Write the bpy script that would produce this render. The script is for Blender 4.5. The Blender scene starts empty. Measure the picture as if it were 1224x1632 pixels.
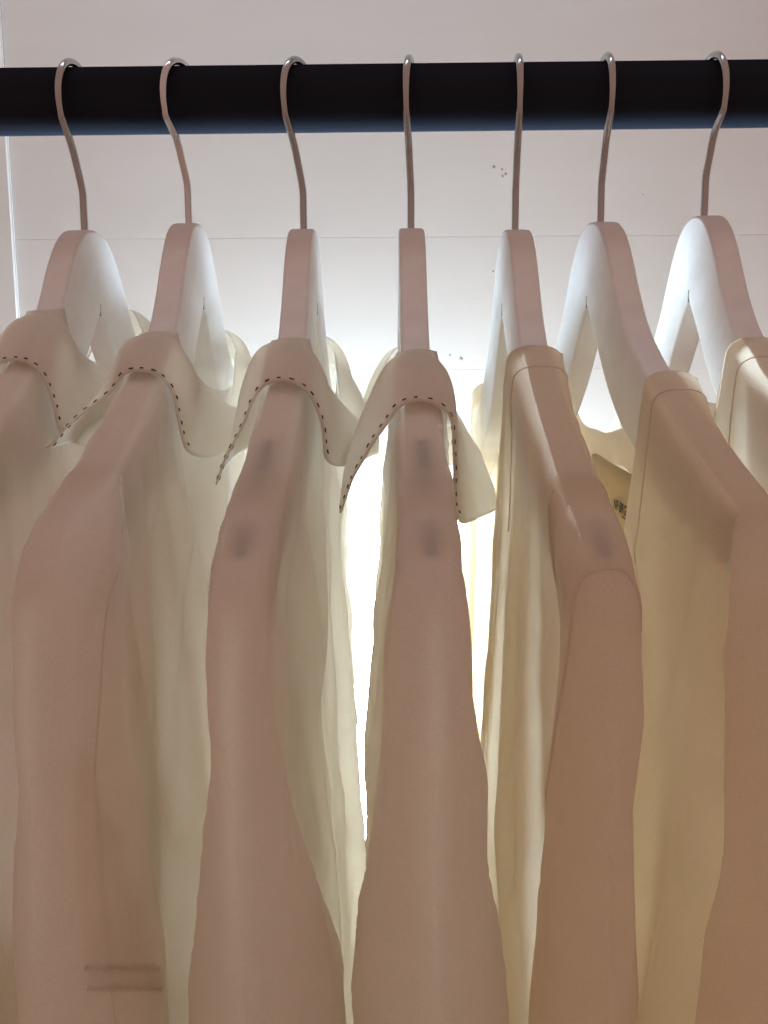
import bpy, bmesh, math, random
import numpy as np
from mathutils import Vector, Matrix, noise as mnoise

# ------------------------------------------------------------------ camera
SC = bpy.context.scene
COL = SC.collection
W_PX, H_PX, F_PX = 1224.0, 1632.0, 1332.0
CAM = Vector((0.0, -0.43, -0.147))
PITCH, YAW, ROLL = math.radians(7.5), math.radians(0.0), math.radians(0.40)
camd = bpy.data.cameras.new('camera')
cam = bpy.data.objects.new('camera', camd)
COL.objects.link(cam)
camd.sensor_fit = 'VERTICAL'
camd.angle = 2 * math.atan(H_PX / 2 / F_PX)
camd.clip_start, camd.clip_end = 0.01, 50
CAM_M = (Matrix.Rotation(YAW, 3, 'Z') @ Matrix.Rotation(math.pi / 2 - PITCH, 3, 'X') @ Matrix.Rotation(-ROLL, 3, 'Z'))
cam.matrix_world = Matrix.Translation(CAM) @ CAM_M.to_4x4()
SC.camera = cam

# ------------------------------------------------------------------ room light, exposure
world = bpy.data.worlds.new('World')
SC.world = world
world.use_nodes = True
wb = world.node_tree.nodes['Background']
wnt = world.node_tree                                      # dim warm room in front of the rail: lighter overhead, darker towards the floor
wtc = wnt.nodes.new('ShaderNodeTexCoord')
wsp = wnt.nodes.new('ShaderNodeSeparateXYZ')
wmr = wnt.nodes.new('ShaderNodeMapRange')
wmr.inputs['From Min'].default_value, wmr.inputs['From Max'].default_value = -1, 1
wrp = wnt.nodes.new('ShaderNodeValToRGB')
wrp.color_ramp.elements[0].position, wrp.color_ramp.elements[0].color = 0.15, (0.41, 0.25, 0.20, 1)
wrp.color_ramp.elements[1].position, wrp.color_ramp.elements[1].color = 0.80, (0.54, 0.35, 0.295, 1)
wnt.links.new(wtc.outputs['Generated'], wsp.inputs[0])
wnt.links.new(wsp.outputs['Z'], wmr.inputs[0])
wnt.links.new(wmr.outputs[0], wrp.inputs[0])
wnt.links.new(wrp.outputs[0], wb.inputs[0])
wb.inputs[1].default_value = 0.80
SC.view_settings.view_transform = 'Standard'
SC.view_settings.look = 'None'
SC.view_settings.exposure = 0.0
SC.view_settings.gamma = 1.0
SC.view_settings.use_curve_mapping = False
SC.cycles.max_bounces = 14
SC.cycles.diffuse_bounces = 10
SC.cycles.glossy_bounces = 3
SC.cycles.transmission_bounces = 12
SC.cycles.transparent_max_bounces = 4
SC.cycles.caustics_reflective = False
SC.cycles.caustics_refractive = False
SC.cycles.use_adaptive_sampling = True
SC.cycles.adaptive_threshold = 0.02
SC.cycles.use_denoising = True
SC.cycles.sample_clamp_indirect = 6.0

LAMP_STRENGTH = 86.0
LAMP_COLOR = (0.70, 0.90, 1.07)
ld = bpy.data.lights.new('added_wall_wash', 'AREA')  # unseen light added overhead to brighten the wall boards, not a real fixture
ld.shape = 'RECTANGLE'; ld.size, ld.size_y = 0.9, 0.12
ld.spread = math.radians(70)
ld.energy = 1.2
ld.color = (0.60, 0.86, 1.0)
lo = bpy.data.objects.new('added_wall_wash', ld)
COL.objects.link(lo)
lo.location = (-0.10, 0.16, 1.05)
lo.rotation_euler = (math.radians(16), 0, 0)


# ------------------------------------------------------------------ helpers
def at(px, py, Y):
    """world point seen at photograph pixel (px, py) at depth Y"""
    d = CAM_M @ Vector(((px - W_PX / 2) / F_PX, -(py - H_PX / 2) / F_PX, -1.0))
    return CAM + d * ((Y - CAM.y) / d.y)


def pix(p):
    q = CAM_M.transposed() @ (Vector(p) - CAM)
    return (W_PX / 2 + F_PX * q.x / -q.z, H_PX / 2 - F_PX * q.y / -q.z)


def spline(tab, xs):
    """smooth monotone interpolation of a table [(x, y), ...]"""
    t = np.array(tab, float)
    x, y = t[:, 0], t[:, 1]
    h = np.diff(x); d = np.diff(y) / h
    m = np.zeros(len(x))
    m[0], m[-1] = d[0], d[-1]
    for i in range(1, len(x) - 1):
        m[i] = 0 if d[i - 1] * d[i] <= 0 else 2 * d[i - 1] * d[i] / (d[i - 1] + d[i])
    xs = np.clip(np.asarray(xs, float), x[0], x[-1])
    k = np.clip(np.searchsorted(x, xs) - 1, 0, len(x) - 2)
    u = (xs - x[k]) / h[k]
    return ((2 * u**3 - 3 * u**2 + 1) * y[k] + (u**3 - 2 * u**2 + u) * h[k] * m[k]
            + (-2 * u**3 + 3 * u**2) * y[k + 1] + (u**3 - u**2) * h[k] * m[k + 1])


def curve3(pts, n):
    """Catmull-Rom through points, n samples evenly spaced along the length"""
    P = [np.array(p, float) for p in pts]
    P = [2 * P[0] - P[1]] + P + [2 * P[-1] - P[-2]]
    out = []
    for i in range(1, len(P) - 2):
        a, b, c, d = P[i - 1], P[i], P[i + 1], P[i + 2]
        for u in np.linspace(0, 1, 24, endpoint=(i == len(P) - 3)):
            out.append(0.5 * (2 * b + (c - a) * u + (2 * a - 5 * b + 4 * c - d) * u**2 + (3 * b - a - 3 * c + d) * u**3))
    out = np.array(out)
    L = np.concatenate([[0], np.cumsum(np.linalg.norm(np.diff(out, axis=0), axis=1))])
    s = np.linspace(0, L[-1], n)
    return np.stack([np.interp(s, L, out[:, k]) for k in range(out.shape[1])], 1)


def nz(x, y, z=0.0):
    return mnoise.noise(Vector((x, y, z)))


def link(name, me, mat, parent=None, smooth=True):
    o = bpy.data.objects.new(name, me)
    COL.objects.link(o)
    if mat:
        me.materials.append(mat)
    if smooth:
        me.polygons.foreach_set('use_smooth', [True] * len(me.polygons))
    if parent:
        o.parent = parent
    return o


def grid_mesh(name, P):
    """P: array (n, m, 3) -> quad grid mesh"""
    n, m, _ = P.shape
    idx = np.arange(n * m).reshape(n, m)
    f = np.stack([idx[:-1, :-1], idx[1:, :-1], idx[1:, 1:], idx[:-1, 1:]], -1).reshape(-1, 4)
    me = bpy.data.meshes.new(name)
    me.from_pydata(P.reshape(-1, 3).tolist(), [], f.tolist())
    me.update()
    return me


def tube_mesh(name, pts, r, seg=10, cap=True):
    pts = [Vector(p) for p in pts]
    n = len(pts)
    rr = [r] * n if np.isscalar(r) else list(r)
    V, F = [], []
    ref = None
    for i, p in enumerate(pts):
        t = (pts[min(i + 1, n - 1)] - pts[max(i - 1, 0)]).normalized()
        if ref is None:
            ref = Vector((1, 0, 0)) if abs(t.x) < 0.9 else Vector((0, 0, 1))
        a = (ref - t * ref.dot(t)).normalized()
        ref = a
        b = t.cross(a)
        for k in range(seg):
            w = 2 * math.pi * k / seg
            V.append(p + (a * math.cos(w) + b * math.sin(w)) * rr[i])
    for i in range(n - 1):
        for k in range(seg):
            k2 = (k + 1) % seg
            F.append((i * seg + k, i * seg + k2, (i + 1) * seg + k2, (i + 1) * seg + k))
    if cap:
        F.append(tuple(range(seg))[::-1])
        F.append(tuple((n - 1) * seg + k for k in range(seg)))
    me = bpy.data.meshes.new(name)
    me.from_pydata([tuple(v) for v in V], [], F)
    me.update()
    return me


def box_bm(bm, c, s, rot=None):
    r = bmesh.ops.create_cube(bm, size=1.0)
    M = Matrix.Translation(Vector(c)) @ ((rot.to_4x4()) if rot else Matrix()) @ Matrix.Diagonal((*s, 1))
    bmesh.ops.transform(bm, matrix=M, verts=r['verts'])
    return r['verts']


def bm_obj(name, bm, mat, parent=None, smooth=False):
    me = bpy.data.meshes.new(name)
    bm.normal_update()
    bm.to_mesh(me)
    bm.free()
    return link(name, me, mat, parent, smooth)


def tag(o, label, cat, group=None):
    o['label'] = label
    o['category'] = cat
    if group:
        o['group'] = group
    return o


def empty(name, loc, rz=0):
    o = bpy.data.objects.new(name, None)
    o.empty_display_size = 0.02
    COL.objects.link(o)
    o.location = loc
    o.rotation_euler = (0, 0, rz)
    return o


# ------------------------------------------------------------------ materials
def new_mat(name):
    m = bpy.data.materials.new(name)
    m.use_nodes = True
    nt = m.node_tree
    nt.nodes.clear()
    return m, nt, nt.nodes.new('ShaderNodeOutputMaterial')


def N(nt, t, **kw):
    n = nt.nodes.new(t)
    for k, v in kw.items():
        if hasattr(n, k):
            setattr(n, k, v)
        else:
            n.inputs[k.replace('_', ' ')].default_value = v
    return n


def noise_node(nt, scale, detail=4, rough=0.55, stretch=None):
    tc = N(nt, 'ShaderNodeTexCoord')
    mp = N(nt, 'ShaderNodeMapping')
    if stretch:
        mp.inputs['Scale'].default_value = stretch
    nt.links.new(tc.outputs['Object'], mp.inputs['Vector'])
    n = N(nt, 'ShaderNodeTexNoise')
    n.inputs['Scale'].default_value = scale
    n.inputs['Detail'].default_value = detail
    n.inputs['Roughness'].default_value = rough
    nt.links.new(mp.outputs[0], n.inputs['Vector'])
    return n


def ramp(nt, src, c0, c1, p0=0.3, p1=0.7):
    r = N(nt, 'ShaderNodeValToRGB')
    r.color_ramp.elements[0].position, r.color_ramp.elements[0].color = p0, (*c0, 1)
    r.color_ramp.elements[1].position, r.color_ramp.elements[1].color = p1, (*c1, 1)
    nt.links.new(src, r.inputs[0])
    return r


def paint_mat(name, c0, c1, rough, scale, bump=0.05, bscale=60, stretch=None, spec=0.5):
    m, nt, out = new_mat(name)
    b = N(nt, 'ShaderNodeBsdfPrincipled')
    n = noise_node(nt, scale, 5, 0.6, stretch)
    r = ramp(nt, n.outputs[0], c0, c1)
    nt.links.new(r.outputs[0], b.inputs['Base Color'])
    b.inputs['Roughness'].default_value = rough
    b.inputs['Specular IOR Level'].default_value = spec
    n2 = noise_node(nt, bscale, 4, 0.6, stretch)
    bp = N(nt, 'ShaderNodeBump')
    bp.inputs['Strength'].default_value = bump
    bp.inputs['Distance'].default_value = 0.002
    nt.links.new(n2.outputs[0], bp.inputs['Height'])
    nt.links.new(bp.outputs[0], b.inputs['Normal'])
    nt.links.new(b.outputs[0], out.inputs[0])
    return m


def metal_mat(name, col, rough, stretch_rough=0.1):
    m, nt, out = new_mat(name)
    b = N(nt, 'ShaderNodeBsdfPrincipled')
    b.inputs['Metallic'].default_value = 1.0
    n = noise_node(nt, 90, 4, 0.6, (1, 1, 0.15))
    r = ramp(nt, n.outputs[0], tuple(c * 0.82 for c in col), col)
    nt.links.new(r.outputs[0], b.inputs['Base Color'])
    mr = N(nt, 'ShaderNodeMapRange')
    mr.inputs['To Min'].default_value = rough * 0.8
    mr.inputs['To Max'].default_value = rough * 1.25
    nt.links.new(n.outputs[0], mr.inputs[0])
    nt.links.new(mr.outputs[0], b.inputs['Roughness'])
    nt.links.new(b.outputs[0], out.inputs[0])
    return m


def fabric_mat(name, diff, trans, tfac, weave=1300, bump=0.45, slub=(1, 1, 1), slub_scale=45):
    """thin cloth: part scatters back, part lets light through diffusely, a little shows straight through the weave"""
    m, nt, out = new_mat(name)
    df = N(nt, 'ShaderNodeBsdfDiffuse')
    tr = N(nt, 'ShaderNodeBsdfTranslucent')
    n = noise_node(nt, slub_scale, 5, 0.6, slub)
    wv = noise_node(nt, 1500, 3, 0.7)
    mx = N(nt, 'ShaderNodeMath', operation='MULTIPLY_ADD')
    mx.inputs[1].default_value = 0.75
    nt.links.new(wv.outputs[0], mx.inputs[0])
    sc_ = N(nt, 'ShaderNodeMath', operation='MULTIPLY')
    sc_.inputs[1].default_value = 0.30
    nt.links.new(n.outputs[0], sc_.inputs[0])
    nt.links.new(sc_.outputs[0], mx.inputs[2])
    r1 = ramp(nt, mx.outputs[0], tuple(c * 0.86 for c in diff), tuple(min(0.95, c * 1.02) for c in diff), 0.36, 0.70)
    r2 = ramp(nt, mx.outputs[0], tuple(c * 0.93 for c in trans), trans, 0.36, 0.70)
    nt.links.new(r1.outputs[0], df.inputs[0])
    nt.links.new(r2.outputs[0], tr.inputs[0])
    w = noise_node(nt, weave, 2, 0.5)
    w2 = noise_node(nt, 60, 4, 0.6)
    ad = N(nt, 'ShaderNodeMath', operation='MULTIPLY_ADD')
    ad.inputs[1].default_value = 0.22
    nt.links.new(w.outputs[0], ad.inputs[0])
    nt.links.new(w2.outputs[0], ad.inputs[2])
    bp = N(nt, 'ShaderNodeBump')
    bp.inputs['Strength'].default_value = bump
    bp.inputs['Distance'].default_value = 0.002
    nt.links.new(ad.outputs[0], bp.inputs['Height'])
    nt.links.new(bp.outputs[0], df.inputs['Normal'])
    m1 = N(nt, 'ShaderNodeMixShader')
    m1.inputs[0].default_value = tfac
    nt.links.new(df.outputs[0], m1.inputs[1])
    nt.links.new(tr.outputs[0], m1.inputs[2])
    nt.links.new(m1.outputs[0], out.inputs[0])
    return m


def emit_mat(name, col, strength):
    m, nt, out = new_mat(name)
    e = N(nt, 'ShaderNodeEmission')
    e.inputs[0].default_value = (*col, 1)
    e.inputs[1].default_value = strength
    nt.links.new(e.outputs[0], out.inputs[0])
    return m


M_WALL = paint_mat('white_painted_boards', (0.74, 0.74, 0.735), (0.80, 0.80, 0.795), 0.55, 9, 0.10, 120, (0.25, 1, 1), 0.3)
M_HANGER = paint_mat('white_lacquered_wood', (0.73, 0.72, 0.70), (0.84, 0.835, 0.825), 0.58, 40, 0.12, 260, None, 0.25)
M_RAIL = paint_mat('black_brushed_lacquer', (0.012, 0.014, 0.020), (0.020, 0.023, 0.032), 0.7, 30, 0.12, 160, (0.04, 1, 1), 0.0)
M_NICKEL = metal_mat('brushed_nickel', (0.47, 0.47, 0.47), 0.16)
M_CHROME = metal_mat('polished_chrome', (0.72, 0.72, 0.73), 0.07)
M_VOILE = fabric_mat('white_cotton_voile', (0.90, 0.87, 0.84), (0.97, 0.93, 0.85), 0.68)
M_COLLAR = fabric_mat('white_cotton_double', (0.88, 0.85, 0.82), (0.94, 0.87, 0.74), 0.50)
M_CREPE = fabric_mat('ivory_crepe', (0.88, 0.825, 0.775), (0.96, 0.875, 0.71), 0.62, weave=1700, bump=0.6)
M_THREAD = paint_mat('black_thread', (0.012, 0.011, 0.012), (0.02, 0.018, 0.018), 0.8, 400, 0.1)
M_SEAM = fabric_mat('seam_cotton', (0.74, 0.68, 0.63), (0.62, 0.50, 0.38), 0.30)
M_SEAM_CREPE = fabric_mat('seam_crepe', (0.86, 0.79, 0.73), (0.92, 0.81, 0.66), 0.50)
M_PAD = paint_mat('grey_rubber', (0.07, 0.065, 0.07), (0.11, 0.10, 0.11), 0.7, 200, 0.1)
M_TAG = fabric_mat('woven_label_cotton', (0.70, 0.60, 0.44), (0.80, 0.66, 0.42), 0.40, bump=0.2)
M_MARK = paint_mat('grey_scuff', (0.30, 0.29, 0.28), (0.40, 0.39, 0.38), 0.8, 300, 0.1)
M_LAMP = emit_mat('opal_lamp_glow', LAMP_COLOR, LAMP_STRENGTH)
M_LAMP_DIM = emit_mat('opal_lamp_glow_dimmer', LAMP_COLOR, LAMP_STRENGTH * 0.11)
M_LAMPBASE = paint_mat('white_lamp_base', (0.7, 0.7, 0.7), (0.76, 0.76, 0.76), 0.5, 20)

# ------------------------------------------------------------------ wall of boards
WALL_Y = 0.42
wall = empty('wall', (0, WALL_Y, 0))
wall['kind'] = 'structure'
z378 = at(612, 378, WALL_Y).z
z590 = at(612, 590, WALL_Y).z
BH = z378 - z590
x_tr = at(26, 400, WALL_Y).x
bm = bmesh.new()
box_bm(bm, (0.0, 0.0325, z378 - 0.2), (2.4, 0.03, 3.0))
bm_obj('backing', bm, M_WALL, wall)
for k in range(-7, 4):
    bm = bmesh.new()
    zc = z378 + BH * (k + 0.5)
    box_bm(bm, ((x_tr + 1.2) / 2, 0.010, zc), (1.2 - x_tr, 0.020, BH - 0.00025), Matrix.Rotation(math.radians(0.02 * math.sin(k * 3.1)), 3, 'Y'))
    bmesh.ops.bevel(bm, geom=bm.edges[:], offset=0.0002, segments=1, affect='EDGES')
    bm_obj('board', bm, M_WALL, wall)
# upright corner board on the left, its edge standing a little proud of the horizontal boards
bm = bmesh.new()
box_bm(bm, (x_tr - 0.1505, 0.008, z378 - 0.2), (0.30, 0.024, 2.6))
bmesh.ops.bevel(bm, geom=bm.edges[:], offset=0.0018, segments=3, affect='EDGES')
bm_obj('upright_board', bm, M_WALL, wall)
rng = random.Random(4)
for (px, py, r) in [(787, 266, 0.0016), (800, 270, 0.0011), (806, 277, 0.0014), (801, 281, 0.0012), (786, 432, 0.0010),
                    (735, 572, 0.0016), (717, 566, 0.0010), (1025, 310, 0.0007), (590, 655, 0.001)]:
    p = at(px, py, WALL_Y)
    bm = bmesh.new()
    bmesh.ops.create_icosphere(bm, subdivisions=2, radius=r)
    for v in bm.verts:
        v.co *= 1 + 0.5 * nz(v.co.x * 900 + px, v.co.y * 900, v.co.z * 900)
        v.co.y *= 0.25
        v.co += Vector((p.x, -0.0001, p.z))
    bm_obj('scuff_mark', bm, M_MARK, wall, True)

# ------------------------------------------------------------------ round wall lamps behind the clothes
def lathe(name, prof, seg=48):
    V, F = [], []
    for (r, y) in prof:
        for k in range(seg):
            a = 2 * math.pi * k / seg
            V.append((r * math.cos(a), y, r * math.sin(a)))
    for i in range(len(prof) - 1):
        for k in range(seg):
            k2 = (k + 1) % seg
            F.append((i * seg + k, i * seg + k2, (i + 1) * seg + k2, (i + 1) * seg + k))
    F.append(tuple(range(seg)))
    me = bpy.data.meshes.new(name); me.from_pydata(V, [], F); me.update()
    return me


def wall_lamp(px, py, r, label, glow):
    p = at(px, py, WALL_Y - 0.03)
    l = empty('wall_lamp', (p.x, WALL_Y, p.z))
    tag(l, label, 'lamp', 'round glowing lamps behind the clothes')
    dome = [(r * math.sin(a), -0.016 - 0.045 * math.cos(a)) for a in np.linspace(0.08, math.pi / 2, 14)]
    link('opal_dome', lathe('opal_dome', dome), glow, l)
    link('base_ring', lathe('base_ring', [(0.05, -0.0165), (r - 0.008, -0.0165), (r - 0.006, -0.0145), (r - 0.006, -0.0005)]), M_LAMPBASE, l, False)
    return l


wall_lamp(592, 1100, 0.198, 'round glowing white lamp behind the middle blouse', M_LAMP)
wall_lamp(1210, 1035, 0.170, 'round glowing white lamp behind the tops at the right end', M_LAMP_DIM)

# ------------------------------------------------------------------ rail
RAIL_R = 0.0150
pl, pr = at(0, 163.5, 0), at(1224, 150, 0)
sl = (pr.z - pl.z) / (pr.x - pl.x)
rail_z = lambda x: pl.z + sl * (x - pl.x)
rail = link('clothes_rail', tube_mesh('clothes_rail', [(x, 0, rail_z(x)) for x in np.linspace(-0.75, 0.75, 25)], RAIL_R, 48), M_RAIL)
tag(rail, 'round black rail carrying the row of white hangers', 'clothes rail')

# ------------------------------------------------------------------ hangers
TOP = [(0, 0), (0.008, -0.0012), (0.014, -0.0038), (0.020, -0.0085), (0.026, -0.0155), (0.032, -0.0245), (0.040, -0.038), (0.048, -0.0495),
       (0.057, -0.0595), (0.079, -0.0765), (0.100, -0.0895), (0.128, -0.1055), (0.158, -0.1215), (0.180, -0.1325)]
LOW = [(0, -0.041), (0.008, -0.0505), (0.016, -0.0605), (0.026, -0.0735), (0.038, -0.0865), (0.055, -0.1005), (0.079, -0.1130), (0.110, -0.1265), (0.150, -0.1430), (0.180, -0.1530)]


def hanger_mesh():
    vs = np.concatenate([np.linspace(0, 0.06, 19), np.linspace(0.07, 0.18, 9)])
    top = spline(TOP, vs); low = spline(LOW, vs)
    half = [(v, z) for v, z in zip(vs, top)]
    end = [(0.1855, -0.1370), (0.1875, -0.1430), (0.1855, -0.1500)]
    lowp = [(v, z) for v, z in zip(vs[::-1], low[::-1])]
    out = half + end + lowp                       # + side, apex to crotch
    poly = out + [(-v, z) for (v, z) in out[::-1][1:-1]]
    bm = bmesh.new()
    T = 0.0062
    vv = [bm.verts.new((-T, v, z)) for v, z in poly]
    f = bm.faces.new(vv)
    r = bmesh.ops.extrude_face_region(bm, geom=[f])
    bmesh.ops.translate(bm, vec=(2 * T, 0, 0), verts=[e for e in r['geom'] if isinstance(e, bmesh.types.BMVert)])
    bmesh.ops.recalc_face_normals(bm, faces=bm.faces[:])
    ed = [e for e in bm.edges if abs(e.verts[0].co.x - e.verts[1].co.x) < 1e-6]
    bmesh.ops.bevel(bm, geom=ed, offset=0.0016, segments=3, affect='EDGES', profile=0.5)
    bmesh.ops.triangulate(bm, faces=[f for f in bm.faces if len(f.verts) > 4])
    me = bpy.data.meshes.new('hanger_frame')
    bm.to_mesh(me); bm.free()
    me.set_sharp_from_angle(angle=math.radians(32))
    return me


HANGER_ME = hanger_mesh()
HANGER_ME.materials.append(M_HANGER)


def pad_mesh(v0, v1):
    """ribbed rubber strip let into the top of a hanger arm"""
    bm = bmesh.new()
    n = max(2, int(round((v1 - v0) / 0.0042)))
    for k in range(n):
        v = v0 + (v1 - v0) * (k + 0.5) / n
        z = float(spline(TOP, [v])[0])
        s = float(spline(TOP, [v + 0.004])[0] - spline(TOP, [v - 0.004])[0]) / 0.008
        wd = 0.0050 * (0.55 + 0.45 * math.sin(math.pi * (k + 0.5) / n))
        box_bm(bm, (0, -v, z - 0.0002), (wd, (v1 - v0) / n * 0.66, 0.0018), Matrix.Rotation(-math.atan(s), 3, 'X'))
    me = bpy.data.meshes.new('grip_pad')
    bm.to_mesh(me); bm.free()
    me.materials.append(M_PAD)
    return me


PADS = [pad_mesh(0.119, 0.154), pad_mesh(0.166, 0.181)]

# hook pixel x, apex pixel y, yaw of the hanger (deg), chrome?, twist of the hook (deg)
HANGERS = [
    (135, 368, -5.0, 0, 0, 'white wooden hanger at far left, blouse collar low on its arm'),
    (301, 357, -2.0, 1, -13, 'white wooden hanger with the shiny chrome hook, second from the left'),
    (484, 366, -1.5, 0, -17, 'white wooden hanger third from left, slightly turned from edge on'),
    (655, 365, 0.0, 0, -8, 'white wooden hanger seen exactly edge on in the middle'),
    (821, 367, 0.3, 0, -5, 'white wooden hanger just right of the edge-on middle hanger'),
    (957, 355, 4.5, 0, -8, 'white wooden hanger second from right, its flat edge facing front'),
    (1122, 345, 0.0, 0, 0, 'white wooden hanger at far right with broad rounded shoulder showing'),
]
HG = []
for i, (px, py, yaw, chrome, tw, lab) in enumerate(HANGERS):
    p = at(px, py, 0)
    h = empty('clothes_hanger', p, math.radians(yaw))
    tag(h, lab, 'clothes hanger', 'white wooden hangers on the rail')
    o = bpy.data.objects.new('frame', HANGER_ME); COL.objects.link(o); o.parent = h
    for pm in ((), (), PADS, PADS, PADS[1:], (), ())[i]:
        for s in (1, -1):
            o = bpy.data.objects.new('grip_pad', pm); COL.objects.link(o); o.parent = h
            o.scale = (1, s, 1)
    bm = bmesh.new()
    box_bm(bm, (0, 0, -0.0385), (0.0127, 0.00035, 0.006))
    bm_obj('joint_line', bm, M_MARK, h)
    # hook: stem up from the wood, kink forward, round over the rail and down behind it
    zt = rail_z(p.x) + RAIL_R - p.z                # rail top in hanger coordinates
    wr = 0.00175
    R = 0.0205
    cz = zt + wr - R + 0.0001
    pts = [(0, 0, -0.012), (0, 0, 0.0), (0, 0.0, 0.010), (0, 0.0, 0.0170), (0, -0.0012, 0.0215), (0, -0.0046, 0.0285), (0, -0.0095, 0.0375)]
    pts = [(a, b, c) for a, b, c in pts]
    # arc from lower front, over the top, to lower rear
    for a in np.linspace(math.radians(208), math.radians(8), 24):
        pts.append((0, R * math.cos(a), cz + R * math.sin(a)))
    C = curve3(pts, 90)
    ca, sa = math.cos(math.radians(tw)), math.sin(math.radians(tw))
    C = [(-b * sa, b * ca, c) for a, b, c in C]
    link('hook', tube_mesh('hook', C, wr, 14), M_CHROME if chrome else M_NICKEL, h)
    HG.append(h)

# ------------------------------------------------------------------ garments
SL_R = [(0.140, -0.1085), (0.158, -0.1175), (0.176, -0.1270), (0.1925, -0.1425), (0.2005, -0.166), (0.204, -0.20), (0.2055, -0.26),
        (0.204, -0.34), (0.200, -0.44), (0.198, -0.56)]
SL_I = {'blouse': [(0.1395, -0.1100), (0.149, -0.130), (0.160, -0.152), (0.168, -0.176), (0.169, -0.198), (0.160, -0.222), (0.146, -0.248), (0.124, -0.285),
                   (0.106, -0.34), (0.096, -0.42), (0.092, -0.56)],
        'wide': [(0.1395, -0.1100), (0.139, -0.135), (0.137, -0.165), (0.133, -0.20), (0.128, -0.24), (0.121, -0.285), (0.112, -0.33), (0.102, -0.39), (0.096, -0.46), (0.092, -0.56)],
        'top': [(0.1395, -0.1100), (0.146, -0.132), (0.152, -0.160), (0.156, -0.195), (0.157, -0.235), (0.155, -0.285), (0.152, -0.33), (0.146, -0.39), (0.140, -0.46), (0.134, -0.56)]}


def S1(v):
    return float(spline(TOP, [abs(v)])[0])


def sup(x, p):
    x = min(max(x, 0.0), 1.0)
    return (1 - (1 - x) ** p) ** (1 / p)


def ridged(x, y, z):
    """thin sharp ridges, zero elsewhere: pressed creases in the cloth"""
    n = 1 - abs(nz(x, y, z)) * 7.0
    return n * n if n > 0 else 0.0


def body_top(g, side, v):
    vn = g['vn']
    q = abs(v) / vn
    mouth = math.exp(-((abs(v) - vn) / 0.022) ** 2)
    if q < 1:
        sh = (1 - q ** g['neck_pow']) ** 0.6
        dip = g['dip_front'] if side < 0 else g['dip_back']
        return S1(vn) + g['clear'] + g['mouth'] * 0.3 - dip * sh, sh, mouth
    return S1(v) + g['clear'] + g['mouth'] * 0.3 * mouth + g.get('limp', 0) * (0.0011 * nz(v * 85 + g['seed'], 0.2, 4.4) + 0.0007 * nz(v * 210, 1.2, g['seed'])), 0.0, mouth


def body_u(g, side, v, z, tp=None):
    """half thickness of the hanging garment at depth v and height z"""
    top, opening, mouth = tp or body_top(g, side, v)
    dz = max(0.0, top - z)
    seed = g['seed'] + (5.3 if side > 0 else 0)
    hw = g['half'] + g['mouth'] * mouth
    if opening > 0:
        w = hw * (0.92 + 0.08 * min(1, dz / 0.006)) + 0.005 * opening
    else:
        w = hw * sup(dz / g['round'], 2.4)
    low = 1 - math.exp(-dz / 0.13)
    under = min(1, max(0, (-0.118 - z) / 0.035))
    plan = 1 - under * (1 - g.get('ajar', 0)) * (1 - math.sqrt(max(0.0, 1 - (abs(v) / g['reach']) ** 6)))
    f = g['flare'][0 if side < 0 else 1] * (1 - 0.5 * min(1, max(0, (v + 0.02) / 0.08))) * min(1.35, (dz / 0.30) ** 1.3)
    f += g.get('bulge', (0, 0))[0 if side < 0 else 1] * math.exp(-((v + 0.10) / 0.05) ** 2) * min(1, (dz / 0.17) ** 2)
    am = g['fold'] * (1 - math.exp(-dz / 0.09))
    ph = v * g['freq'] + 1.6 * nz(v * 9 + seed, z * 2.2, seed)
    fo = (math.sin(ph * 6.283 + seed) + 0.6 * math.sin(ph * 2.37 * 6.283 + 2 * seed)) * am
    near = min(1, dz / 0.014)
    cr = 0.0016 * nz(v * 20, z * 14 + seed, 7.7) + 0.0008 * nz(v * 55 + seed, z * 26, 3.1)
    cr += 0.0015 * ridged(v * 13 + seed + 4 * z, z * 3.5, seed) + 0.0010 * ridged(v * 20 - 9 * z, z * 9 + seed, 2 * seed)
    if (opening == 0 and dz < 1e-7) or plan < 0.02:
        return 0.0
    return max(0.0004, (w + f + fo) * plan + cr * g['crease'] * near * plan)


def make_body(par, g, mat):
    """front and back panel hung over the hanger, open at the neck; u<0 is the garment's front"""
    nv, nt = 130, 100
    V = np.sort(np.concatenate([np.linspace(-g['reach'], g['reach'], nv - 4), [-g['vn'], g['vn'], -g['vn'] + 0.0004, g['vn'] - 0.0004]]))
    T = np.linspace(0, 1, nt) ** 1.9
    hem = -0.66
    for side in (-1, 1):
        P = np.zeros((nv, nt, 3))
        for a, v in enumerate(V):
            tp = body_top(g, side, v)
            for j in range(nt):
                z = tp[0] + (hem - tp[0]) * T[j]
                P[a, j] = (side * body_u(g, side, v, z, tp) + g.get('shift', 0) * (tp[2] if v < 0 else 0) * (1 if tp[1] == 0 or v < 0 else 0), v, z)
        if side < 0 and g.get('open'):
            # open front: two separate fronts, each with a folded edge
            for keep, edge_v in ((V <= g['open'][0], g['open'][0]), (V >= g['open'][1], g['open'][1])):
                Q = P[keep]
                link('front_panel', grid_mesh('panel', Q), mat, par)
                F_ = (Q[-9:] if edge_v < 0 else Q[:9]).copy()
                F_[:, :, 0] -= 0.0012
                F_[0 if edge_v < 0 else -1, :, 0] += 0.0009
                link('front_band', grid_mesh('front_band', F_), mat, par)
        else:
            link('back_panel' if side > 0 else 'front_panel', grid_mesh('panel', P), mat, par)


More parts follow.
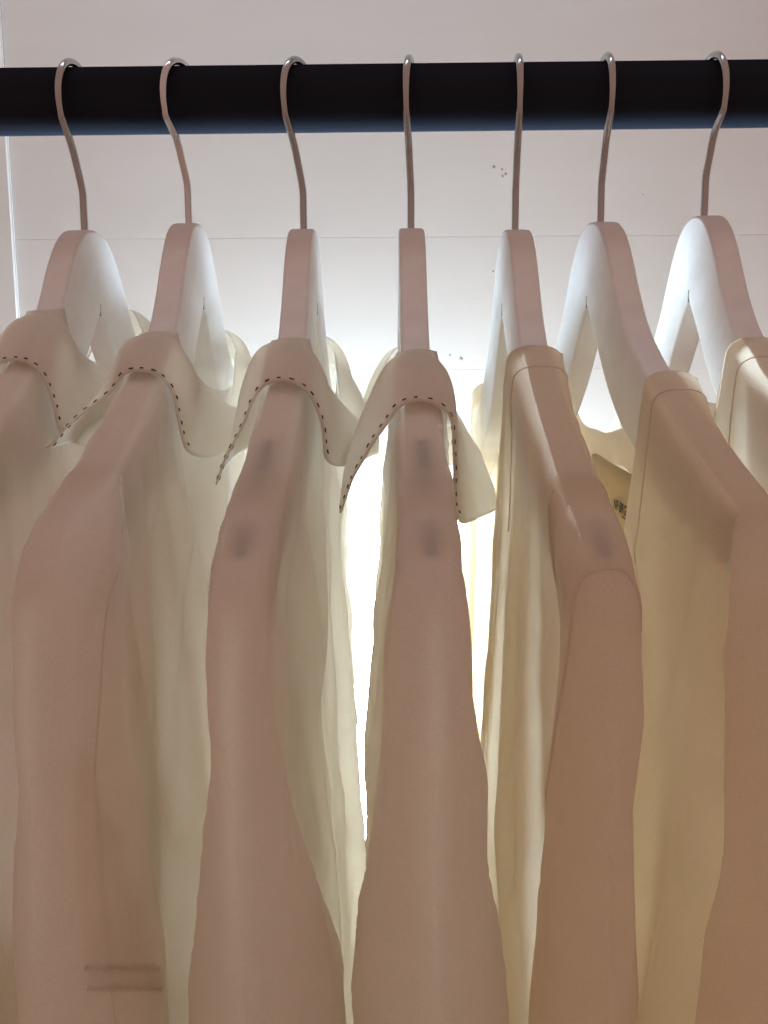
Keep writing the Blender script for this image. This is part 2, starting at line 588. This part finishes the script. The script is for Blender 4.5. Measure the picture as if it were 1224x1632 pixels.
def sleeve_frame(g, par, far=False):
    ns = 130
    arm = g.get('arm', 0.140); da = arm - 0.140
    r0 = float(spline(SL_R[:4], [arm])[0])
    Rr = curve3([(arm, r0)] + [p for p in SL_R if p[0] > arm + 0.006], ns)
    Ii = curve3([(a_ + da * math.exp(-max(0, -z_ - 0.30) / 0.1), z_ + (r0 - SL_R[0][1]) * math.exp(-(-z_ - 0.11) / 0.03)) for a_, z_ in SL_I[g['kind']]], ns)
    WL = np.zeros(ns); WR = np.zeros(ns)
    x_h = par.location.x; z_h = par.location.z
    th = par.rotation_euler.z
    rows = g.get('rows')
    mn = g['half'] + 0.0008
    for i in range(ns):
        v, z = Rr[i]
        if rows and not far:
            Y = -v + 0.012
            py = pix((x_h, Y, z_h + z))[1]
            r = np.array(rows, float)
            xl = float(spline(r[:, [0, 1]], [py])[0]); xr = float(spline(r[:, [0, 2]], [py])[0])
            WL[i] = (at(xl, py, Y).x - x_h - v * math.sin(th)) / math.cos(th)
            WR[i] = (at(xr, py, Y).x - x_h - v * math.sin(th)) / math.cos(th)
        else:
            k = np.clip((-z - 0.11) / 0.3, 0, 1)
            kk = (0.003 if far else 0.010) * k
            WL[i] = -(mn + kk); WR[i] = mn + kk
        # on the arm of the hanger the cloth cannot be narrower than the wood
        WL[i] = min(WL[i], -mn); WR[i] = max(WR[i], mn)
        b = min(1, i / 14)
        WL[i] = -mn * (1 - b) + WL[i] * b; WR[i] = mn * (1 - b) + WR[i] * b
    return Rr, Ii, WL, WR


def sleeve_point(fr, g, i, t, far=False, off=0.0):
    """t in [-1,1]: -1 inner edge of left leg, 0 ridge, 1 inner edge of right leg; i float station"""
    Rr, Ii, WL, WR = fr
    i0 = int(min(max(i, 0), len(WL) - 1.001)); w = i - i0
    lerp = lambda A: A[i0] * (1 - w) + A[i0 + 1] * w
    R, I = lerp(Rr), lerp(Ii)
    WLi, WRi = lerp(WL), lerp(WR)
    a = abs(t)
    p = R + (I - R) * a
    dist = np.linalg.norm(I - R) * a
    k = min(1, max(0, (-R[1] - 0.125) / 0.075))
    prof = (1 - k) * sup(dist / g['round'], 2.4) + k * (1 - math.exp(-dist / 0.013))
    mid = 0.5 * (WLi + WRi) * k
    half = (WRi - mid) if t > 0 else (WLi - mid)
    close = 1.0
    arm = min(1, max(0, (-I[1] - 0.205) / 0.05))
    if a > 0.55:
        close = 1 - arm * (1 - math.sqrt(max(0.0, 1 - ((a - 0.55) / 0.45) ** 2)))
    s = g['seed']
    sg = 1 if t > 0 else -1
    z_low = p[1]
    wr = 0.0020 * nz(p[0] * 30 + s, p[1] * 18, s + sg) + 0.0014 * nz(p[0] * 14, p[1] * 7 + s, s * 2 + sg * 3)
    wr += (0.0003 + 0.0009 * math.exp(-((R[1] + 0.16) / 0.05) ** 2)) * nz(p[0] * 70 - p[1] * 30 + s, p[1] * 38, s + 2 * sg)
    wr += sg * (0.0009 * ridged(dist * 42 + 3 * sg + s, z_low * 1.6, s + 4) + 0.0006 * ridged(dist * 75 + s, z_low * 3.0, s * 3 + sg))
    wr += sg * 0.0016 * ridged(p[0] * 14 + p[1] * 5 + s, p[1] * 6, s + sg)
    wr *= k * min(1, dist / 0.01) * g.get('sleeve_crease', 1)
    gather = 0.0008 * math.sin((p[0] * 1.1 + p[1] * 0.35 + 0.004 * nz(p[0] * 40, p[1] * 40, s)) * 640 + s) * math.exp(-((R[1] + 0.135) / 0.03) ** 2) * min(1, dist / 0.01) * g.get('gather', 1)
    u = mid + half * prof * close + (wr + gather) * close + off * sg
    v = p[0] * (1 if far else -1)
    z = p[1]
    if arm < 1 and a > 0.45:                       # the armhole edge is sewn to the body: meet it
        ub = sg * (body_u(g, sg, max(-g['reach'], min(g['reach'], v)), z) + 0.0009)
        wgt = ((a - 0.45) / 0.55)
        wgt = wgt * wgt * (3 - 2 * wgt) * (1 - arm)
        u = u * (1 - wgt) + ub * wgt
    if k > 0:
        v += (0.0018 * nz(z * 22 + s, 1.7, s)) * k
    return (u, v - (0 if far else 0.4 * abs(off)), z)


def make_sleeve(par, g, mat, far=False):
    fr = sleeve_frame(g, par, far)
    ns = len(fr[2]); m = 71
    tt = np.linspace(-1, 1, m)
    tt = np.sign(tt) * np.abs(tt) ** 1.9
    P = np.zeros((ns, m, 3))
    for i in range(ns):
        for j, t in enumerate(tt):
            P[i, j] = sleeve_point(fr, g, i, t, far)
    link('sleeve', grid_mesh('sleeve', P), mat, par)
    return fr


def seam_on_sleeve(par, fr, g, pts, mat, r=0.0006, name='seam'):
    """pts: list of (station, t)"""
    C = curve3(pts, 70)
    return link(name, tube_mesh(name, [sleeve_point(fr, g, i, t) for i, t in C], r, 6), mat, par)


def patch_on_sleeve(par, fr, g, i0, i1, ta, tb, mat, name, off=0.0007):
    """a second layer of cloth lying on the sleeve; ta, tb give the two side edges as functions of 0..1"""
    n, m = 40, 14
    P = np.zeros((n, m, 3))
    for a in range(n):
        k = a / (n - 1)
        for b in range(m):
            t = ta(k) + (tb(k) - ta(k)) * b / (m - 1)
            P[a, b] = sleeve_point(fr, g, i0 + (i1 - i0) * k, t, off=off)
    return link(name, grid_mesh(name, P), mat, par)


# --- blouses with stitched collars ---
def make_collar(par, g):
    d = g['collar']
    ku, kd = d.get('spread', 1.0), d.get('drop', 0.0)
    tipu, tipv, tipz = d['tip']
    cu = d.get('corner', 0.0175)
    ev = d.get('edge', 0.090)                      # how far along the arm the collar edge lies
    nv_ = d.get('neck', 0.050)
    zn = S1(nv_) + 0.0030
    ze = S1(ev) + 0.006
    inner = [(-0.017, -0.012, zn - 0.046), (-0.0165, -0.026, zn - 0.030), (-0.0135, -0.040, zn - 0.014), (-0.0085, nv_ * -0.97, zn - 0.0035), (-0.004, -nv_, zn - 0.0003), (0.0, -nv_, zn), (0.0045, -nv_ * 0.995, zn - 0.0012),
             (0.0092, nv_ * -0.94, zn - 0.0095), (0.0120, -0.040, zn - 0.019), (0.0145, -0.022, zn - 0.028), (0.0160, 0.0, zn - 0.031)]
    outer = [(tipu, tipv, tipz), (tipu * 0.72 - 0.003, tipv * 0.5 - 0.5 * ev - 0.002, tipz * 0.55 + (ze - 0.013) * 0.45), (-0.0125, -ev - 0.001, ze - 0.0085), (-0.0075, -ev - 0.001, ze - 0.0022), (0.0, -ev - 0.001, ze),
             (0.0075, -ev - 0.001, ze - 0.0022), (0.0125, -ev, ze - 0.0085), (0.0125 * 0.4 + 0.6 * cu, -ev * 0.995, ze - 0.020 - kd * 0.5), (cu, -ev * 0.97, ze - 0.032 - kd * 0.9), (cu + 0.0055 * ku, -ev * 0.82, ze - 0.0365 - kd), (0.029 * ku, -ev * 0.55, ze - 0.034 - kd), (0.031 * ku, -ev * 0.28, ze - 0.032 - kd), (0.030 * ku, 0.0, ze - 0.031 - kd)]
    n, m = 80, 30
    A, B = curve3(inner, n), curve3(outer, n)
    # pair the two edges by their angle round the neck, not by length alone: ridge with ridge
    ia, ib = int(np.argmin(abs(A[:, 0]) + (A[:, 1] > -0.03))), int(np.argmin(abs(B[:, 0]) + (B[:, 1] > -0.03)))
    h0 = n * 4 // 9
    re = lambda C, k: np.concatenate([C[np.newaxis, :][0][np.round(np.linspace(0, k, h0)).astype(int)] * 0 +
                                      np.stack([np.interp(np.linspace(0, k, h0), np.arange(n), C[:, c]) for c in range(3)], 1),
                                      np.stack([np.interp(np.linspace(k, n - 1, n - h0 + 1)[1:], np.arange(n), C[:, c]) for c in range(3)], 1)])
    A, B = re(A, ia), re(B, ib)
    mir = lambda C: np.concatenate([C, (C[::-1] * np.array([1, -1, 1]))[1:]])
    A, B = mir(A), mir(B)
    P = np.zeros((len(A), m, 3))
    s = g['seed']
    for i in range(len(A)):
        a, b = A[i], B[i]
        for j in range(m):
            t = j / (m - 1)
            p = a + (b - a) * t
            side = max(-1, min(1, a[0] / 0.0155))
            bul = math.sin(math.pi * t ** 0.8)
            p = p + np.array([side * 0.0060 + math.copysign(0.0012, side) * math.sin(math.pi * abs(side)), 0, 0.0022 + 0.0024 * math.sin(math.pi * abs(side))]) * bul
            p[0] += (0.0034 * nz(p[1] * 26 + s, p[2] * 26, s) + 0.0010 * nz(p[1] * 90 + s, p[2] * 90, s)) * abs(side) * t
            p[2] += 0.0012 * nz(p[1] * 60 + s, p[0] * 60, 2 * s) * t * abs(side)
            P[i, j] = p
    # the far half of the collar stands up a little behind the hanger
    up = np.clip(P[:, :, 1] / 0.05, 0, 1)
    P[:, :, 2] += 0.012 * up * up * (3 - 2 * up)
    # keep the cloth clear of the wood and of the shoulder below it
    for i in range(P.shape[0]):
        for j in range(m):
            u, v, z = P[i, j]
            if abs(v) > 0.043:
                top = S1(v) + 0.0048
                dzz = max(0, top - z)
                need = (g['half'] + 0.0016) * sup(dzz / 0.007, 2.4)
                if dzz < 0.03 and abs(u) < need:
                    # lift over the ridge, or push out beside it
                    if abs(u) < 0.0085:
                        x = abs(u) / (g['half'] + 0.0016)
                        P[i, j, 2] = max(z, top - 0.007 * (1 - (1 - min(1, x) ** 2.4) ** (1 / 2.4)))
                    else:
                        P[i, j, 0] = math.copysign(need, u)
    c = link('collar', grid_mesh('collar', P), M_COLLAR, par)
    md = c.modifiers.new('thickness', 'SOLIDIFY'); md.thickness = 0.0008; md.offset = 0
    # running stitch just inside the edge, from the point to the corner at the back
    Q = P[:, m - 2] * 0.8 + P[:, m - 3] * 0.2
    L = np.concatenate([[0], np.cumsum(np.linalg.norm(np.diff(Q, axis=0), axis=1))])
    k_end = int(np.argmax((B[:, 0] > cu + 0.0004)))
    bm = bmesh.new()
    s0 = 0.001
    rs = random.Random(int(s * 100))
    while s0 < L[k_end]:
        ln = 0.0017 * rs.uniform(0.7, 1.2)
        pt = lambda x: Vector([np.interp(x, L, Q[:, k]) for k in range(3)])
        p0, p1 = pt(s0), pt(s0 + ln)
        i = min(max(int(np.argmin(abs(L - s0))), 1), len(L) - 2)
        du = Vector(Q[i + 1] - Q[i - 1]); dv = Vector(P[i, m - 1] - P[i, m - 4])
        nrm = du.cross(dv).normalized()
        x = (p1 - p0).normalized(); y = nrm.cross(x).normalized()
        R = Matrix((x, y, nrm)).transposed() @ Matrix.Rotation(rs.uniform(-0.12, 0.12), 3, 'Z')
        for sgn in (1, -1):
            box_bm(bm, (p0 + p1) / 2 + nrm * sgn * 0.0005, ((p1 - p0).length, 0.00050 * rs.uniform(0.7, 1.15), 0.0005), R)
        s0 += 0.0049 * rs.uniform(0.86, 1.14)
    st = bm_obj('stitching', bm, M_THREAD, c)
    st['kind'] = 'stuff'
    return c


def make_blouse(i, g, label):
    h = HG[i]
    e = empty('blouse', h.location, h.rotation_euler.z)
    tag(e, label, 'blouse', 'white blouses with stitched collars')
    make_body(e, g, M_VOILE)
    fr = make_sleeve(e, g, M_VOILE)
    make_sleeve(e, g, M_VOILE, far=True)
    make_collar(e, g)
    # shoulder seam running along the back of the shoulder and down the sleeve
    if i < 2:
        seam_on_sleeve(e, fr, g, [(3, 0.4), (12, 0.33), (25, 0.25), (45, 0.22), (129, 0.22)], M_VOILE, 0.00045)
    return e, fr


def make_top(i, g, label):
    h = HG[i]
    e = empty('crepe_top', h.location, h.rotation_euler.z)
    tag(e, label, 'top', 'ivory collarless tops')
    make_body(e, g, M_CREPE)
    fr = make_sleeve(e, g, M_CREPE)
    make_sleeve(e, g, M_CREPE, far=True)
    # armhole seam: over the shoulder and down both sides
    pts = [(60, -0.97), (40, -0.965), (20, -0.95), (8, -0.9), (2.5, -0.5), (2.0, 0.0), (2.5, 0.5), (8, 0.9), (20, 0.95), (40, 0.965), (60, 0.97)]
    seam_on_sleeve(e, fr, g, pts, M_SEAM_CREPE, 0.0007, 'armhole_seam')
    # stitched line of the neck facing, over the shoulder and down both sides
    out = []
    v0 = -(g['vn'] + 0.013)
    for k in np.linspace(-1, 1, 61):
        side = -1 if k < 0 else 1
        v = v0 + 0.006 * abs(k)
        tp = body_top(g, side, v)
        z = tp[0] - 0.075 * abs(k) ** 2
        out.append((side * (body_u(g, side, v, z, tp) + 0.0001) + g.get('shift', 0) * tp[2], v, z))
    link('facing_seam', tube_mesh('facing_seam', out, 0.00032, 6), M_SEAM_CREPE, e)
    # folded neck facing standing inside the back of the neck
    P = np.zeros((40, 12, 3))
    for a, v in enumerate(np.linspace(-g['vn'] * 0.86, g['vn'] * 0.86, 40)):
        tp = body_top(g, 1, v)
        for b in range(12):
            t = b / 11
            wv = nz(v * 34 + g['seed'], 0.3, 1.1)
            z = tp[0] + 0.003 + 0.004 * wv - t * (0.020 + 0.010 * nz(v * 22, 5.0, g['seed']))
            P[a, b] = (body_u(g, 1, v, min(z, tp[0]), tp) - 0.0015 - 0.0045 * math.sin(math.pi * t * 0.9) * (0.6 + wv), v, z)
    link('neck_facing', grid_mesh('neck_facing', P), M_CREPE, e)
    return e, fr


BL = dict(kind='blouse', ajar=0.16, limp=1.0, reach=0.162, vn=0.0625, neck_pow=2.0, dip_front=0.055, dip_back=0.020, flare=(0.018, 0.018), fold=0.0038, freq=11.0, crease=1.35, gather=1,
          half=0.0088, clear=0.0026, mouth=0.0, round=0.0062)
blouses = [
    (0, dict(BL, seed=1.3, vn=0.0495, collar=dict(tip=(-0.030, -0.078, -0.108), edge=0.074, neck=0.047)), 'white sheer blouse at far left, its collar cut off by the picture edge'),
    (1, dict(BL, seed=2.7, kind='wide', reach=0.156, rows=[(560, 225, 262), (600, 205, 250), (720, 150, 235), (810, 100, 215), (880, 62, 180), (980, 25, 160), (1180, 0, 155), (1400, -12, 168), (1632, -20, 190)],
             collar=dict(tip=(-0.036, -0.094, -0.106), edge=0.086, neck=0.060)), 'white sheer blouse with stitched collar on the chrome hook hanger'),
    (2, dict(BL, seed=4.1, flare=(0.018, 0.012), rows=[(600, 400, 455), (690, 390, 452), (810, 368, 440), (880, 342, 432), (960, 330, 428), (1050, 320, 430), (1200, 308, 452), (1330, 294, 480), (1560, 275, 520), (1632, 268, 535)],
             collar=dict(tip=(-0.026, -0.092, -0.118), edge=0.088, neck=0.060)), 'white sheer blouse with stitched collar, two dark smudges down its shoulder, third from left'),
    (3, dict(BL, seed=5.9, flare=(0.012, 0.016), vn=0.0695, bulge=(0.010, 0.0), rows=[(600, 632, 690), (700, 625, 710), (800, 632, 712), (880, 628, 735), (960, 612, 752), (1080, 600, 770), (1220, 588, 795), (1350, 578, 800), (1530, 568, 825), (1632, 565, 830)],
             collar=dict(tip=(-0.034, -0.092, -0.130), edge=0.102, neck=0.067, drop=0.014, spread=1.2, corner=0.0132)), 'white blouse facing edge on in the middle, stitched collar spread to both sides'),
]
for i, g, lab in blouses:
    e, fr = make_blouse(i, g, lab)
    if i == 1:      # turned-up end of the sleeve opening, a second layer with a stitched hem
        def level(t, py):
            lo_, hi_ = 5.0, 110.0
            for _ in range(30):
                m_ = (lo_ + hi_) / 2
                q_ = Vector(sleeve_point(fr, g, m_, t)) + e.location
                lo_, hi_ = (m_, hi_) if pix(q_)[1] < py else (lo_, m_)
            return lo_
        TT = np.linspace(0.13, 0.62, 16)

        def sheet(py0, py1, name, off, taper):
            P = np.array([[sleeve_point(fr, g, level(t, py0 + (py1 - py0) * k), t, off=off) for t in 0.13 + (TT - 0.13) * (taper + (1 - taper) * k)] for k in np.linspace(0, 1, 30)])
            link(name, grid_mesh(name, P), M_VOILE, e)
        sheet(1190, 1572, 'sleeve_facing', 0.0007, 0.06)
        for py_ in (1541, 1573):
            seam_on_sleeve(e, fr, g, [(level(t, py_), t) for t in TT[::3]], M_VOILE, 0.0010, 'hem_seam')

TP = dict(kind='top', open=(-0.048, 0.078), limp=0.5, reach=0.156, vn=0.080, neck_pow=5.0, dip_front=0.110, dip_back=0.030, flare=(0.017, 0.016), fold=0.0034, freq=14.0, crease=0.9, gather=0.15,
          half=0.0095, clear=0.0030, mouth=0.0025, round=0.0085)
tops = [
    (4, dict(TP, seed=7.7, vn=0.062, rows=[(600, 850, 905), (680, 858, 930), (745, 872, 955), (800, 880, 972), (850, 885, 990), (950, 898, 1010), (1050, 895, 1028), (1200, 885, 1036), (1632, 865, 1040)]),
     'ivory collarless top right beside the middle blouse, two curved seams on its sleeve'),
    (5, dict(TP, seed=8.9, arm=0.164, reach=0.166, shift=0.0032, vn=0.083, rows=[(640, 1030, 1110), (720, 1050, 1140), (790, 1070, 1180), (860, 1100, 1224), (960, 1135, 1262), (1150, 1130, 1290), (1300, 1125, 1300), (1632, 1105, 1300)]),
     'ivory collarless top with printed neck label, second from right'),
    (6, dict(TP, seed=9.6, vn=0.066), 'ivory collarless top at far right, cut off by the picture edge'),
]
for i, g, lab in tops:
    e, fr = make_top(i, g, lab)
    if i == 4:      # second curved seam lower on the sleeve
        seam_on_sleeve(e, fr, g, [(34, -0.62), (27, -0.46), (21, -0.30), (18, -0.19), (15.2, -0.08), (14.0, -0.02), (13.8, 0.0), (14.2, 0.03), (16, 0.10), (18.5, 0.2)], M_SEAM_CREPE, 0.0007, 'cap_seam')
    if i == 5:      # woven label inside the back of the neck
        tag_rot = math.radians(8)
        vc, zt = -0.005, -0.122

        def tagpt(x, y, off):
            # x runs from the far end towards the viewer, y up from the label's top edge
            v = vc - (x * math.cos(tag_rot) + y * math.sin(tag_rot)); z = zt + y * math.cos(tag_rot) - x * math.sin(tag_rot)
            return (0.0125 - off + 0.0006 * math.sin(x * 90), v, z)
        P = np.array([[tagpt(x, y, 0.0) for y in np.linspace(0, -0.060, 8)] for x in np.linspace(-0.045, 0.045, 16)])
        t = link('label_tag', grid_mesh('label_tag', P), M_TAG, e)
        t.modifiers.new('thickness', 'SOLIDIFY').thickness = 0.0008

        def write(body, x0, y0, size, sx):
            cu = bpy.data.curves.new('lettering', 'FONT')
            cu.body = body; cu.size = size; cu.resolution_u = 3; cu.offset = 0.00018
            tmp = bpy.data.objects.new('lettering', cu); COL.objects.link(tmp)
            bpy.context.view_layer.update()
            me = bpy.data.meshes.new_from_object(tmp.evaluated_get(bpy.context.evaluated_depsgraph_get()))
            bpy.data.objects.remove(tmp)
            for v_ in me.vertices:
                v_.co = tagpt(x0 + v_.co.x * sx, y0 + v_.co.y, 0.0012)
            link('lettering', me, M_THREAD, t, False)
        write('NF BRGE', -0.0030, -0.0215, 0.0072, 0.66)
        write('T', 0.018, -0.0320, 0.0085, 1.0)
        bm = bmesh.new()
        vs = [bm.verts.new(tagpt(x, y, 0.0012)) for x, y in [(0.008, -0.0235), (0.030, -0.0235), (0.030, -0.0228), (0.008, -0.0228)]]
        bm.faces.new(vs)
        bm_obj('underline', bm, M_THREAD, t)
